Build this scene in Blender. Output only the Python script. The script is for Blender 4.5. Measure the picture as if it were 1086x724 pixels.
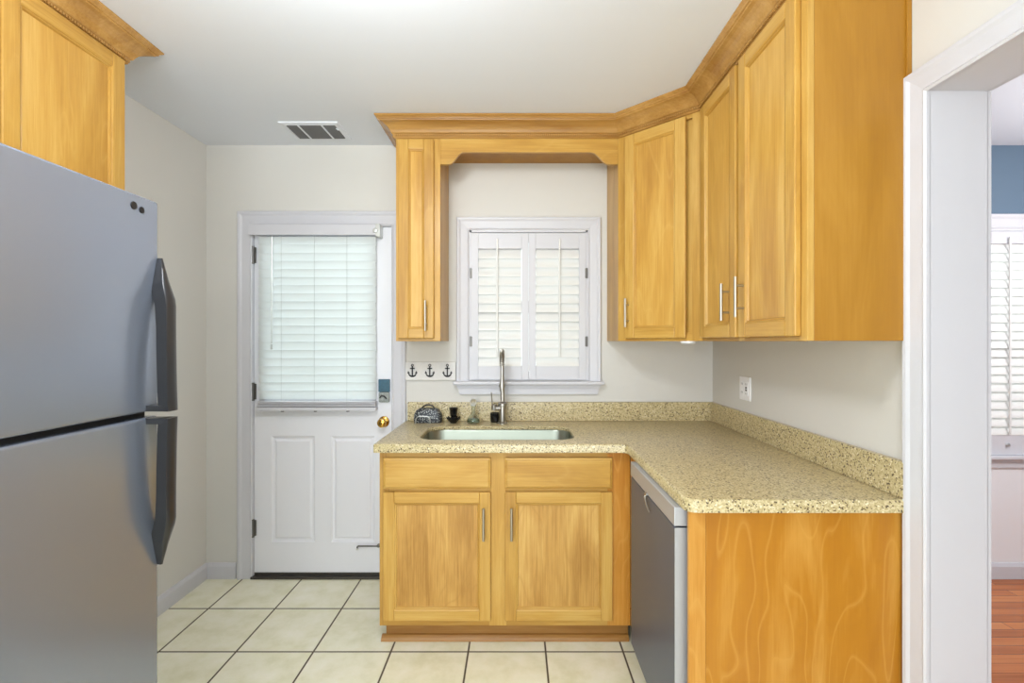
import bpy, bmesh, math, random
from mathutils import Vector, Matrix
random.seed(7)
PI = math.pi
for o in list(bpy.data.objects):
    bpy.data.objects.remove(o)
SC = bpy.context.scene
COL = SC.collection

# ------------------------------------------------------------------ camera
F = 508.0
cam_d = bpy.data.cameras.new('camera')
cam = bpy.data.objects.new('camera', cam_d); COL.objects.link(cam)
cam.location = (0, 0, 1.37); cam.rotation_euler = (PI/2, 0, 0)
cam_d.sensor_fit = 'HORIZONTAL'; cam_d.sensor_width = 36.0
cam_d.lens = 36.0*F/1086.0
cam_d.shift_x = -5.0/1086.0
cam_d.clip_start = 0.02
SC.camera = cam

# ------------------------------------------------------------------ world, lights, exposure
w = bpy.data.worlds.new('world'); SC.world = w; w.use_nodes = True
bg = w.node_tree.nodes['Background']
bg.inputs[0].default_value = (0.90, 0.96, 1.0, 1); bg.inputs[1].default_value = 3.0

def area(name, loc, rot, sx, sy, power, col=(1, 1, 1)):
    d = bpy.data.lights.new(name, 'AREA'); d.shape = 'RECTANGLE'; d.size = sx; d.size_y = sy
    d.energy = power; d.color = col
    o = bpy.data.objects.new(name, d); COL.objects.link(o)
    o.location = loc; o.rotation_euler = rot
    return o
area('rear_fill_light', (-0.5, -2.1, 1.25), (PI/2, 0, 0), 2.2, 1.7, 58, (0.90, 0.96, 1.0))  # unseen fill added behind the camera; no window is built there
area('dining_fill_light', (2.9, -1.3, 1.5), (PI/2, 0, 0), 2.0, 1.7, 4, (0.93, 0.97, 1))  # added fill for the dining room, no opening behind it
SC.view_settings.view_transform = 'Standard'
SC.view_settings.look = 'None'
SC.view_settings.exposure = 0.58
SC.view_settings.gamma = 1.0
SC.view_settings.use_curve_mapping = False
SC.cycles.max_bounces = 10
SC.cycles.diffuse_bounces = 6
SC.cycles.use_denoising = True

# ------------------------------------------------------------------ materials
def srgb(r, g, b):
    f = lambda c: (c/255/12.92) if c/255 <= 0.04045 else ((c/255+0.055)/1.055)**2.4
    return (f(r), f(g), f(b), 1)

def mat(name):
    m = bpy.data.materials.new(name); m.use_nodes = True
    nt = m.node_tree; nt.nodes.clear()
    out = nt.nodes.new('ShaderNodeOutputMaterial'); b = nt.nodes.new('ShaderNodeBsdfPrincipled')
    nt.links.new(b.outputs[0], out.inputs[0])
    return m, nt, b, out

def N(nt, t, **kw):
    n = nt.nodes.new(t)
    for k, v in kw.items():
        if k.startswith('i_'):
            n.inputs[k[2:].replace('_', ' ')].default_value = v
        else:
            setattr(n, k, v)
    return n

def ramp(nt, stops):
    r = nt.nodes.new('ShaderNodeValToRGB'); e = r.color_ramp.elements
    e[0].position, e[0].color = stops[0]; e[1].position, e[1].color = stops[-1]
    for p, c in stops[1:-1]:
        x = e.new(p); x.color = c
    return r

def coords(nt, scale=(1, 1, 1), rand=True):
    tc = N(nt, 'ShaderNodeTexCoord'); src = tc.outputs['Object']
    if rand:
        oi = N(nt, 'ShaderNodeObjectInfo'); mu = N(nt, 'ShaderNodeMath', operation='MULTIPLY')
        mu.inputs[1].default_value = 37.0; nt.links.new(oi.outputs['Random'], mu.inputs[0])
        ad = N(nt, 'ShaderNodeVectorMath', operation='ADD')
        nt.links.new(src, ad.inputs[0]); nt.links.new(mu.outputs[0], ad.inputs[1]); src = ad.outputs[0]
    mp = N(nt, 'ShaderNodeMapping'); mp.inputs['Scale'].default_value = scale
    nt.links.new(src, mp.inputs[0])
    return mp.outputs[0]

def mixc(nt, a, b, fac, blend='MIX'):
    m = N(nt, 'ShaderNodeMix', data_type='RGBA', blend_type=blend)
    for sock, v in ((m.inputs[0], fac), (m.inputs[6], a), (m.inputs[7], b)):
        if isinstance(v, (int, float, tuple)): sock.default_value = v
        else: nt.links.new(v, sock)
    return m.outputs[2]

def bump(nt, b, h, strength, dist=0.002):
    n = N(nt, 'ShaderNodeBump'); n.inputs['Strength'].default_value = strength; n.inputs['Distance'].default_value = dist
    nt.links.new(h, n.inputs['Height']); nt.links.new(n.outputs[0], b.inputs['Normal'])

def wood(name, c_lo, c_mid, c_hi, axis='z', rough=0.32, fig=0.35, contour=0.25, cfreq=7.0, cw=0.12, cdark=False, blot=0.62):
    m, nt, b, _ = mat(name)
    long = {'x': 0, 'y': 1, 'z': 2}[axis]
    def sc(a, l):
        s = [a, a, a]; s[long] = l; return tuple(s)
    n1 = N(nt, 'ShaderNodeTexNoise', i_Scale=1.0, i_Detail=4.0, i_Roughness=0.55, i_Distortion=0.6)
    nt.links.new(coords(nt, sc(7.0, 1.3)), n1.inputs[0])
    n2 = N(nt, 'ShaderNodeTexNoise', i_Scale=1.0, i_Detail=5.0, i_Roughness=0.7)
    nt.links.new(coords(nt, sc(120, 4.0)), n2.inputs[0])
    r1 = ramp(nt, [(0.36, c_lo), (0.5, c_mid), (0.64, c_hi)])
    mx = N(nt, 'ShaderNodeMath', operation='MULTIPLY_ADD'); mx.inputs[1].default_value = fig; 
    nt.links.new(n2.outputs[0], mx.inputs[0])
    sub = N(nt, 'ShaderNodeMath', operation='MULTIPLY_ADD'); sub.inputs[1].default_value = blot; sub.inputs[2].default_value = (1-blot)*0.5-fig*0.5
    nt.links.new(n1.outputs[0], sub.inputs[0]); nt.links.new(sub.outputs[0], mx.inputs[2])
    nt.links.new(mx.outputs[0], r1.inputs[0])
    # growth-ring contours of a long stretched noise
    n3 = N(nt, 'ShaderNodeTexNoise', i_Scale=1.0, i_Detail=2.0, i_Roughness=0.5, i_Distortion=0.35)
    nt.links.new(coords(nt, sc(5.0, 1.1)), n3.inputs[0])
    fr = N(nt, 'ShaderNodeMath', operation='MULTIPLY'); fr.inputs[1].default_value = cfreq
    nt.links.new(n3.outputs[0], fr.inputs[0])
    pp = N(nt, 'ShaderNodeMath', operation='FRACT'); nt.links.new(fr.outputs[0], pp.inputs[0])
    r2 = ramp(nt, [(0.0, (1, 1, 1, 1)), (cw, (0, 0, 0, 1)), (0.9, (0, 0, 0, 1)), (1.0, (.6, .6, .6, 1))])
    nt.links.new(pp.outputs[0], r2.inputs[0])
    k = N(nt, 'ShaderNodeMath', operation='MULTIPLY'); k.inputs[1].default_value = contour
    nt.links.new(r2.outputs[0], k.inputs[0])
    col = mixc(nt, r1.outputs[0], c_lo if cdark else c_hi, k.outputs[0])
    nt.links.new(col, b.inputs['Base Color'])
    b.inputs['Roughness'].default_value = rough
    b.inputs['Specular IOR Level'].default_value = 0.4
    bump(nt, b, n2.outputs[0], 0.08, 0.001)
    return m

W_LO, W_MID, W_HI = srgb(172, 126, 54), srgb(193, 149, 70), srgb(207, 168, 92)
WV = wood('honey_wood_vertical', W_LO, W_MID, W_HI, 'z')
WH = wood('honey_wood_horizontal', W_LO, W_MID, W_HI, 'x')
WHY = wood('honey_wood_depth', W_LO, W_MID, W_HI, 'y')
WPAN = wood('honey_wood_panel', srgb(178, 130, 56), srgb(199, 153, 72), srgb(216, 176, 98), 'z', fig=0.3, contour=0.3, cfreq=6)
WEND = wood('amber_end_wood', srgb(168, 108, 26), srgb(180, 121, 32), srgb(204, 152, 70), 'z', rough=0.4, fig=0.12, contour=0.45, cfreq=13, cw=0.14)
WEND2 = wood('amber_upper_wood', srgb(156, 106, 28), srgb(170, 120, 36), srgb(186, 137, 54), 'z', rough=0.4, fig=0.14, contour=0.06, cfreq=4)
WCR = wood('crown_wood', srgb(150, 106, 50), srgb(174, 130, 68), srgb(194, 152, 88), 'x', rough=0.24, fig=0.3, contour=0.1)
WSTILE = wood('amber_stile_wood', srgb(174, 114, 36), srgb(192, 134, 52), srgb(206, 154, 74), 'z', rough=0.4, fig=0.3, contour=0.5, cfreq=14, cw=0.2)
WBASE = wood('base_door_wood', srgb(166, 120, 54), srgb(194, 148, 76), srgb(212, 172, 100), 'z', fig=0.5, contour=0.35, cfreq=10, cdark=True)
WTOE = wood('toe_wood', srgb(134, 90, 40), srgb(154, 108, 52), srgb(168, 124, 66), 'x')

def plain(name, c, rough=0.5, metal=0.0, spec=0.5, nscale=None, nstr=0.05, var=0.0):
    m, nt, b, _ = mat(name)
    b.inputs['Base Color'].default_value = c; b.inputs['Roughness'].default_value = rough
    b.inputs['Metallic'].default_value = metal; b.inputs['Specular IOR Level'].default_value = spec
    if nscale:
        n = N(nt, 'ShaderNodeTexNoise', i_Scale=nscale, i_Detail=3.0)
        nt.links.new(coords(nt), n.inputs[0]); bump(nt, b, n.outputs[0], nstr, 0.002)
        if var:
            r = ramp(nt, [(0.3, tuple(x*(1-var) for x in c[:3])+(1,)), (0.7, c)])
            nt.links.new(n.outputs[0], r.inputs[0]); nt.links.new(r.outputs[0], b.inputs['Base Color'])
    return m

M_WALL = plain('wall_paint', srgb(214, 212, 207), 0.65, nscale=180, nstr=0.06)
M_CEIL = plain('ceiling_paint', srgb(226, 230, 238), 0.8, nscale=120, nstr=0.05)
M_TRIM = plain('white_trim_paint', srgb(206, 206, 212), 0.4, nscale=30, nstr=0.02)
M_DOOR = plain('white_door_paint', srgb(230, 231, 237), 0.4, nscale=60, nstr=0.03)
M_DWALL = plain('dining_blue_paint', srgb(92, 112, 132), 0.6, nscale=180, nstr=0.05)
M_WAINS = plain('wainscot_paint', srgb(232, 233, 237), 0.4, nscale=40, nstr=0.02)
M_CHROME = plain('brushed_nickel', srgb(178, 174, 166), 0.3, 1.0)
M_NICK = plain('satin_nickel_pull', srgb(190, 184, 172), 0.32, 1.0)
M_DKNICK = plain('dark_hinge_metal', srgb(120, 118, 116), 0.4, 1.0)
M_BRASS = plain('polished_brass', srgb(212, 168, 84), 0.18, 1.0)
M_BLACK = plain('black_plastic', srgb(26, 25, 27), 0.4, nscale=90, nstr=0.03)
M_GASK = plain('dark_gasket', srgb(18, 18, 18), 0.7, nscale=200, nstr=0.3, var=0.3)
M_HANDLE = plain('graphite_handle', srgb(62, 62, 64), 0.3, 0.5, nscale=400, nstr=0.03)
M_SIDE = plain('fridge_side_grey', srgb(120, 121, 123), 0.45, nscale=300, nstr=0.1)
M_BOARD = plain('whitewashed_board', srgb(226, 224, 222), 0.6, nscale=60, nstr=0.05, var=0.06)
M_ANCHOR = plain('black_iron', srgb(24, 24, 28), 0.45, 0.3)
M_WIREW = plain('pale_wire', srgb(205, 208, 206), 0.3, 0.7)
M_PLATE = plain('outlet_plastic', srgb(240, 240, 242), 0.3)
M_DUCT = plain('vent_inside', srgb(70, 70, 72), 0.7, nscale=40, nstr=0.05)
M_TEAL = plain('teal_card', srgb(62, 102, 122), 0.35, nscale=60, nstr=0.05, var=0.25)
M_GREYC = plain('grey_card', srgb(160, 166, 162), 0.4, nscale=120, nstr=0.1, var=0.35)
M_GRASS = plain('lawn', srgb(165, 170, 164), 0.9, nscale=8, nstr=0.2, var=0.3)
M_STOP = plain('rubber_white', srgb(225, 225, 222), 0.6)
M_THR = plain('threshold_metal', srgb(74, 70, 64), 0.5, 0.4)

def glassy(name, c, rough=0.02, ior=1.45):
    m, nt, b, _ = mat(name)
    b.inputs['Base Color'].default_value = c; b.inputs['Roughness'].default_value = rough
    b.inputs['Transmission Weight'].default_value = 1.0; b.inputs['IOR'].default_value = ior
    return m
M_GLASS = glassy('bottle_glass', srgb(244, 250, 248))
M_BALL = glassy('frosted_stopper', srgb(252, 252, 248), 0.45)
M_LIQ = glassy('teal_liquid', srgb(186, 216, 212), 0.05, 1.33)
def pane():
    m, nt, b, out = mat('window_glass')
    nt.nodes.remove(b)
    t = N(nt, 'ShaderNodeBsdfTransparent'); g = N(nt, 'ShaderNodeBsdfGlossy'); g.inputs['Roughness'].default_value = 0.02
    t.inputs[0].default_value = (0.95, 0.98, 0.97, 1)
    f = N(nt, 'ShaderNodeFresnel', i_IOR=1.4); mx = N(nt, 'ShaderNodeMixShader')
    nt.links.new(f.outputs[0], mx.inputs[0]); nt.links.new(t.outputs[0], mx.inputs[1]); nt.links.new(g.outputs[0], mx.inputs[2])
    nt.links.new(mx.outputs[0], out.inputs[0])
    return m
M_PANE = pane()
def translucent(name, c, k):
    m, nt, b, out = mat(name)
    b.inputs['Base Color'].default_value = c; b.inputs['Roughness'].default_value = 0.4
    t = N(nt, 'ShaderNodeBsdfTranslucent'); t.inputs[0].default_value = c
    mx = N(nt, 'ShaderNodeMixShader'); mx.inputs[0].default_value = k
    nt.links.new(b.outputs[0], mx.inputs[1]); nt.links.new(t.outputs[0], mx.inputs[2]); nt.links.new(mx.outputs[0], out.inputs[0])
    return m
M_SLAT = translucent('blind_slat_white', srgb(238, 241, 241), 0.50)
M_LOUV = translucent('shutter_louver_white', srgb(232, 232, 230), 0.06)

def steel(name, c, rough, axis='z', metal=1.0):
    m, nt, b, _ = mat(name)
    b.inputs['Metallic'].default_value = metal
    s = [160, 160, 160]; s[{'x': 0, 'y': 1, 'z': 2}[axis]] = 2.0
    n = N(nt, 'ShaderNodeTexNoise', i_Scale=1.0, i_Detail=3.0); nt.links.new(coords(nt, tuple(s)), n.inputs[0])
    n2 = N(nt, 'ShaderNodeTexNoise', i_Scale=1.6, i_Detail=1.5, i_Roughness=0.5); nt.links.new(coords(nt), n2.inputs[0])
    r = ramp(nt, [(0.3, tuple(x*0.95 for x in c[:3])+(1,)), (0.7, c)])
    nt.links.new(n2.outputs[0], r.inputs[0]); nt.links.new(r.outputs[0], b.inputs['Base Color'])
    rr = N(nt, 'ShaderNodeMapRange'); rr.inputs[3].default_value = rough*0.85; rr.inputs[4].default_value = rough*1.2
    nt.links.new(n2.outputs[0], rr.inputs[0]); nt.links.new(rr.outputs[0], b.inputs['Roughness'])
    return m
M_STEEL = steel('fridge_stainless', srgb(154, 163, 180), 0.24, 'y', 0.66)
M_DWSHADE = steel('dishwasher_steel_shaded', srgb(92, 100, 116), 0.36, 'y', 0.35)  # steel toned dark blue-grey for the shade on the front
M_DWLIT = steel('dishwasher_steel_lit', srgb(186, 188, 194), 0.38, 'y', 0.5)  # lighter copy of the steel for parts that catch the light
M_SINK = steel('sink_steel', srgb(160, 166, 154), 0.28, 'x', 0.9)

def granite():
    m, nt, b, _ = mat('speckled_quartz')
    v = N(nt, 'ShaderNodeTexVoronoi', i_Scale=230.0); nt.links.new(coords(nt, rand=False), v.inputs[0])
    sep = N(nt, 'ShaderNodeSeparateColor'); nt.links.new(v.outputs['Color'], sep.inputs[0])
    r = ramp(nt, [(0.0, srgb(84, 68, 48)), (0.04, srgb(116, 98, 66)), (0.11, srgb(184, 167, 122)), (0.45, srgb(202, 187, 144)), (0.8, srgb(214, 200, 160)), (0.97, srgb(234, 224, 194))])
    r.color_ramp.interpolation = 'CONSTANT'
    nt.links.new(sep.outputs[0], r.inputs[0])
    n = N(nt, 'ShaderNodeTexNoise', i_Scale=420.0, i_Detail=2.0); nt.links.new(coords(nt, rand=False), n.inputs[0])
    r2 = ramp(nt, [(0.36, (0.5, 0.46, 0.38, 1)), (0.46, (1, 1, 1, 1))])
    nt.links.new(n.outputs[0], r2.inputs[0])
    c = mixc(nt, r.outputs[0], r2.outputs[0], 0.4, 'MULTIPLY')
    nt.links.new(c, b.inputs['Base Color']); b.inputs['Roughness'].default_value = 0.28
    return m
M_GRAN = granite()

def tiles():
    m, nt, b, _ = mat('cream_floor_tile')
    P, G = 0.342, 0.0075
    X0, Y0 = -0.556, 2.116
    tc = N(nt, 'ShaderNodeTexCoord'); sp = N(nt, 'ShaderNodeSeparateXYZ'); nt.links.new(tc.outputs['Object'], sp.inputs[0])
    dists = []; cells = []
    for i, o0 in ((0, X0), (1, Y0)):
        a = N(nt, 'ShaderNodeMath', operation='SUBTRACT'); a.inputs[1].default_value = o0-P*20; nt.links.new(sp.outputs[i], a.inputs[0])
        d = N(nt, 'ShaderNodeMath', operation='DIVIDE'); d.inputs[1].default_value = P; nt.links.new(a.outputs[0], d.inputs[0])
        fl = N(nt, 'ShaderNodeMath', operation='FLOOR'); nt.links.new(d.outputs[0], fl.inputs[0]); cells.append(fl)
        f = N(nt, 'ShaderNodeMath', operation='FRACT'); nt.links.new(d.outputs[0], f.inputs[0])
        pg = N(nt, 'ShaderNodeMath', operation='PINGPONG'); pg.inputs[1].default_value = 0.5; nt.links.new(f.outputs[0], pg.inputs[0])
        dists.append(pg)
    mn = N(nt, 'ShaderNodeMath', operation='MINIMUM'); nt.links.new(dists[0].outputs[0], mn.inputs[0]); nt.links.new(dists[1].outputs[0], mn.inputs[1])
    mask = ramp(nt, [(G/P/2*0.85, (0, 0, 0, 1)), (G/P/2*1.25, (1, 1, 1, 1))]); nt.links.new(mn.outputs[0], mask.inputs[0])
    cmb = N(nt, 'ShaderNodeCombineXYZ'); nt.links.new(cells[0].outputs[0], cmb.inputs[0]); nt.links.new(cells[1].outputs[0], cmb.inputs[1])
    wn = N(nt, 'ShaderNodeTexWhiteNoise'); nt.links.new(cmb.outputs[0], wn.inputs[0])
    ad = N(nt, 'ShaderNodeVectorMath', operation='MULTIPLY_ADD'); ad.inputs[1].default_value = (5, 5, 5)
    nt.links.new(wn.outputs['Color'], ad.inputs[0]); nt.links.new(tc.outputs['Object'], ad.inputs[2])
    n = N(nt, 'ShaderNodeTexNoise', i_Scale=9.0, i_Detail=6.0, i_Roughness=0.62); nt.links.new(ad.outputs[0], n.inputs[0])
    r = ramp(nt, [(0.32, srgb(226, 223, 190)), (0.5, srgb(237, 234, 208)), (0.7, srgb(244, 241, 222))]); nt.links.new(n.outputs[0], r.inputs[0])
    c = mixc(nt, srgb(84, 72, 52), r.outputs[0], mask.outputs[0])
    nt.links.new(c, b.inputs['Base Color'])
    rr = N(nt, 'ShaderNodeMapRange'); rr.inputs[3].default_value = 0.8; rr.inputs[4].default_value = 0.33
    nt.links.new(mask.outputs[0], rr.inputs[0]); nt.links.new(rr.outputs[0], b.inputs['Roughness'])
    bump(nt, b, mask.outputs[0], 0.5, 0.002)
    return m
M_TILE = tiles()

def planks():
    m, nt, b, _ = mat('orange_oak_planks')
    tc = N(nt, 'ShaderNodeTexCoord'); mp = N(nt, 'ShaderNodeMapping'); mp.inputs['Rotation'].default_value = (0, 0, 0.0)
    nt.links.new(tc.outputs['Object'], mp.inputs[0])
    br = N(nt, 'ShaderNodeTexBrick', i_Scale=1.0); br.offset = 0.37
    br.inputs['Color1'].default_value = (0, 0, 0, 1); br.inputs['Color2'].default_value = (1, 1, 1, 1); br.inputs['Mortar'].default_value = (0.5, 0.5, 0.5, 1)
    br.inputs['Mortar Size'].default_value = 0.0012; br.inputs['Brick Width'].default_value = 0.9; br.inputs['Row Height'].default_value = 0.06
    nt.links.new(mp.outputs[0], br.inputs[0])
    n = N(nt, 'ShaderNodeTexNoise', i_Scale=1.0, i_Detail=5.0); nt.links.new(coords(nt, (2.5, 60, 10), rand=False), n.inputs[0])
    mxv = mixc(nt, br.outputs['Color'], n.outputs[0], 0.55)
    r = ramp(nt, [(0.15, srgb(150, 80, 36)), (0.5, srgb(192, 112, 56)), (0.85, srgb(214, 140, 80))]); nt.links.new(mxv, r.inputs[0])
    c = mixc(nt, r.outputs[0], srgb(90, 45, 20), br.outputs['Fac'])
    nt.links.new(c, b.inputs['Base Color']); b.inputs['Roughness'].default_value = 0.25
    return m
M_PLANK = planks()

def mesh_pattern():
    m, nt, b, out = mat('punched_tin')
    v = N(nt, 'ShaderNodeTexVoronoi', i_Scale=130.0); nt.links.new(coords(nt, rand=False), v.inputs[0])
    r = ramp(nt, [(0.25, srgb(176, 180, 176)), (0.42, srgb(48, 52, 58))]); nt.links.new(v.outputs['Distance'], r.inputs[0])
    nt.links.new(r.outputs[0], b.inputs['Base Color']); b.inputs['Roughness'].default_value = 0.4; b.inputs['Metallic'].default_value = 0.3
    return m
M_TIN = mesh_pattern()
M_CER = plain('black_ceramic', srgb(20, 20, 22), 0.15)
M_LAMP, _nt, _b, _o = mat('added_lamp_diffuser')
_b.inputs['Base Color'].default_value = (0.9, 0.9, 0.9, 1); _b.inputs['Emission Color'].default_value = (1, 0.98, 0.94, 1); _b.inputs['Emission Strength'].default_value = 3.0

# ------------------------------------------------------------------ mesh builder
MW = {}      # world matrices of parents
class B:
    def __init__(s): s.v = []; s.f = []; s.m = []; s.sm = []
    def add(s, vs, fs, mi=0, smooth=False):
        n = len(s.v); s.v += [Vector(v) for v in vs]
        for f in fs:
            s.f.append([i+n for i in f]); s.m.append(mi); s.sm.append(smooth)
        return s
    def box(s, x0, x1, y0, y1, z0, z1, mi=0):
        vs = [(x0, y0, z0), (x1, y0, z0), (x1, y1, z0), (x0, y1, z0), (x0, y0, z1), (x1, y0, z1), (x1, y1, z1), (x0, y1, z1)]
        return s.add(vs, [(0, 3, 2, 1), (4, 5, 6, 7), (0, 1, 5, 4), (1, 2, 6, 5), (2, 3, 7, 6), (3, 0, 4, 7)], mi)
    def prism(s, poly, axis, a0, a1, mi=0, smooth=False):
        # poly: 2D points in the two remaining axes (x->(y,z), y->(x,z), z->(x,y))
        def P(p, a):
            return {'x': (a, p[0], p[1]), 'y': (p[0], a, p[1]), 'z': (p[0], p[1], a)}[axis]
        n = len(poly); vs = [P(p, a0) for p in poly]+[P(p, a1) for p in poly]
        fs = [tuple(range(n))[::-1], tuple(range(n, 2*n))]
        s.add(vs, fs, mi)
        k = len(s.v)-2*n
        for i in range(n):
            j = (i+1) % n
            s.f.append([k+i, k+j, k+n+j, k+n+i]); s.m.append(mi); s.sm.append(smooth)
        return s
    def loops(s, loops, close=True, cap0=False, cap1=False, mi=0, smooth=False, mis=None):
        k = len(s.v); n = len(loops[0])
        for lp in loops: s.v += [Vector(p) for p in lp]
        for a in range(len(loops)-1):
            for i in range(n if close else n-1):
                j = (i+1) % n
                s.f.append([k+a*n+i, k+a*n+j, k+(a+1)*n+j, k+(a+1)*n+i])
                s.m.append(mis[i] if mis else mi); s.sm.append(smooth)
        if cap0: s.f.append([k+i for i in range(n)][::-1]); s.m.append(mi); s.sm.append(False)
        if cap1: s.f.append([k+(len(loops)-1)*n+i for i in range(n)]); s.m.append(mi); s.sm.append(False)
        return s
    def tube(s, pts, r, n=10, closed=False, mi=0):
        pts = [Vector(p) for p in pts]; rs = r if isinstance(r, (list, tuple)) else [r]*len(pts)
        lps = []; up = None; N_ = len(pts)
        for i, p in enumerate(pts):
            if closed: t = pts[(i+1) % N_]-pts[i-1]
            else: t = pts[min(i+1, N_-1)]-pts[max(i-1, 0)]
            t.normalize()
            if up is None:
                up = Vector((0, 0, 1)) if abs(t.z) < 0.9 else Vector((1, 0, 0))
            sd = t.cross(up); sd.normalize(); up = sd.cross(t); up.normalize()
            lps.append([p+(sd*math.cos(2*PI*k/n)+up*math.sin(2*PI*k/n))*rs[i] for k in range(n)])
        if closed: lps.append(lps[0])
        return s.loops(lps, True, not closed, not closed, mi, True)
    def lathe(s, prof, c=(0, 0, 0), n=28, axis='z', mi=0, smooth=True):
        lps = []
        for r, h in prof:
            lp = []
            for k in range(n):
                a = 2*PI*k/n; x, y = r*math.cos(a), r*math.sin(a)
                q = {'z': (x, y, h), 'y': (x, h, y), 'x': (h, x, y)}[axis]
                lp.append((c[0]+q[0], c[1]+q[1], c[2]+q[2]))
            lps.append(lp)
        return s.loops(lps, True, True, True, mi, smooth)
    def build(s, name, mats, parent=None, world=True, bevel=0, seg=2, sharp=32, props=None):
        me = bpy.data.meshes.new(name)
        inv = MW[parent.name].inverted() if (parent is not None and world) else Matrix()
        me.from_pydata([tuple(inv @ v) for v in s.v], [], s.f)
        if not isinstance(mats, (list, tuple)): mats = [mats]
        for m in mats: me.materials.append(m)
        for i, p in enumerate(me.polygons):
            p.material_index = s.m[i]; p.use_smooth = s.sm[i]
        bm = bmesh.new(); bm.from_mesh(me); bmesh.ops.remove_doubles(bm, verts=bm.verts, dist=1e-6)
        bmesh.ops.recalc_face_normals(bm, faces=bm.faces); bm.to_mesh(me); bm.free()
        if any(s.sm): me.set_sharp_from_angle(angle=math.radians(sharp))
        o = bpy.data.objects.new(name, me); COL.objects.link(o)
        if parent is not None:
            o.parent = parent; MW[o.name] = MW[parent.name].copy()
        else: MW[o.name] = Matrix()
        if bevel:
            md = o.modifiers.new('bevel', 'BEVEL'); md.width = bevel; md.segments = seg; md.limit_method = 'ANGLE'
            md.angle_limit = math.radians(35); md.harden_normals = False
        if props:
            for k, v in props.items(): o[k] = v
        return o

def thing(name, label, cat, loc=(0, 0, 0), rz=0.0, group=None, kind=None):
    o = bpy.data.objects.new(name, None); COL.objects.link(o); o.empty_display_size = 0.05
    o.location = loc; o.rotation_euler = (0, 0, rz)
    if label: o['label'] = label
    if cat: o['category'] = cat
    if group: o['group'] = group
    if kind: o['kind'] = kind
    MW[o.name] = Matrix.Translation(loc) @ Matrix.Rotation(rz, 4, 'Z')
    return o
def struct(name, b, m, **kw):
    o = b.build(name, m, **kw); o['kind'] = 'structure'; return o
def tag(o, label, cat, group=None):
    o['label'] = label; o['category'] = cat
    if group: o['group'] = group
    return o

# ------------------------------------------------------------------ room shell
YB = 2.776; XL = -1.80; XR = 1.135; XR2 = 1.291; H = 2.507; YR = -2.2; XD = 4.4
struct('floor', B().box(XL-0.12, XR2-0.04, YR-0.12, YB+0.12, -0.1, 0), M_TILE)
struct('floor_dining', B().box(XR2-0.04, XD+0.12, YR-0.12, YB+0.12, -0.1, 0), M_PLANK)
struct('ceiling', B().box(XL-0.12, XD+0.12, YR-0.12, YB+0.12, H, H+0.1), M_CEIL)
struct('wall_left', B().box(XL-0.12, XL, YR-0.12, YB+0.12, 0, H), M_WALL)
struct('wall_rear', B().box(XL, XD, YR-0.12, YR, 0, H), M_WALL)
struct('wall_dining_right', B().box(XD, XD+0.12, YR-0.12, YB+0.12, 0, H), M_DWALL)
# back wall with door and window openings
DX0, DX1, DZ1 = -1.535, -0.715, 2.045            # door opening
WX0, WX1, WZ0, WZ1 = -0.272, 0.410, 1.145, 2.012   # kitchen window opening
EX0, EX1, EZ0, EZ1 = 2.66, 3.52, 0.71, 2.02       # dining window opening
wb = B()
y0, y1 = YB, YB+0.12
wb.box(XL, DX0, y0, y1, 0, H); wb.box(DX0, DX1, y0, y1, DZ1, H); wb.box(DX1, WX0, y0, y1, 0, H)
wb.box(WX0, WX1, y0, y1, 0, WZ0); wb.box(WX0, WX1, y0, y1, WZ1, H); wb.box(WX1, XR, y0, y1, 0, H)
struct('wall_back', wb, M_WALL)
wd = B()
wd.box(XR2, EX0, y0, y1, 0.70, H); wd.box(EX0, EX1, y0, y1, EZ1, H); wd.box(EX1, XD, y0, y1, 0.70, H)
wdo = struct('wall_dining_back', wd, M_DWALL)
ws = B(); ws.box(XR2, EX0, y0, y1, 0, 0.70); ws.box(EX0, EX1, y0, y1, 0, EZ0); ws.box(EX1, XD, y0, y1, 0, 0.70)
struct('wall_dining_wainscot', ws, M_WAINS)
# right wall with cased opening
OY0, OY1, OZ = -0.05, 1.314, 2.057
wr = B(); wr.box(XR, XR2, OY1+0.012, YB+0.12, 0, H); wr.box(XR, XR2, OY0-0.012, OY1+0.012, OZ+0.012, H); wr.box(XR, XR2, YR, OY0-0.012, 0, H)
struct('wall_right', wr, M_WALL)

# trim profile sweep: picture-frame casing round an opening, open at the floor
CAS = [(0.0, 0.0), (0.0, 0.010), (0.006, 0.014), (0.012, 0.010), (0.018, 0.011), (0.050, 0.014), (0.060, 0.019), (0.070, 0.020), (0.074, 0.015), (0.074, 0.0)]
def casing(b, path, to3, wid=0.074, closed=False):
    """path: corners (u,v) of the opening with outward mitre dirs; to3(u,v,d)->xyz"""
    lps = []
    for (u, v, du, dv) in path:
        lps.append([to3(u+du*p*wid/0.074, v+dv*p*wid/0.074, d) for p, d in CAS])
    b.loops(lps, True, True, True)
    return b
# jamb lining of doorway
jb = B()
jb.box(XR-0.002, XR2+0.002, OY1-0.0, OY1+0.012, 0, OZ+0.012)
jb.box(XR-0.002, XR2+0.002, OY0-0.012, OY0, 0, OZ+0.012)
jb.box(XR-0.002, XR2+0.002, OY0, OY1, OZ, OZ+0.012)
struct('trim_1', jb, M_TRIM)
for k, (xw, sg) in enumerate(((XR, -1), (XR2, 1))):
    b = B(); casing(b, [(OY1, 0, 1, 0), (OY1, OZ, 1, 1), (OY0, OZ, -1, 1), (OY0, 0, -1, 0)], lambda u, v, d: (xw+sg*(d+0.001), u, v))
    struct('trim_%d' % (k+2), b, M_TRIM)
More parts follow.
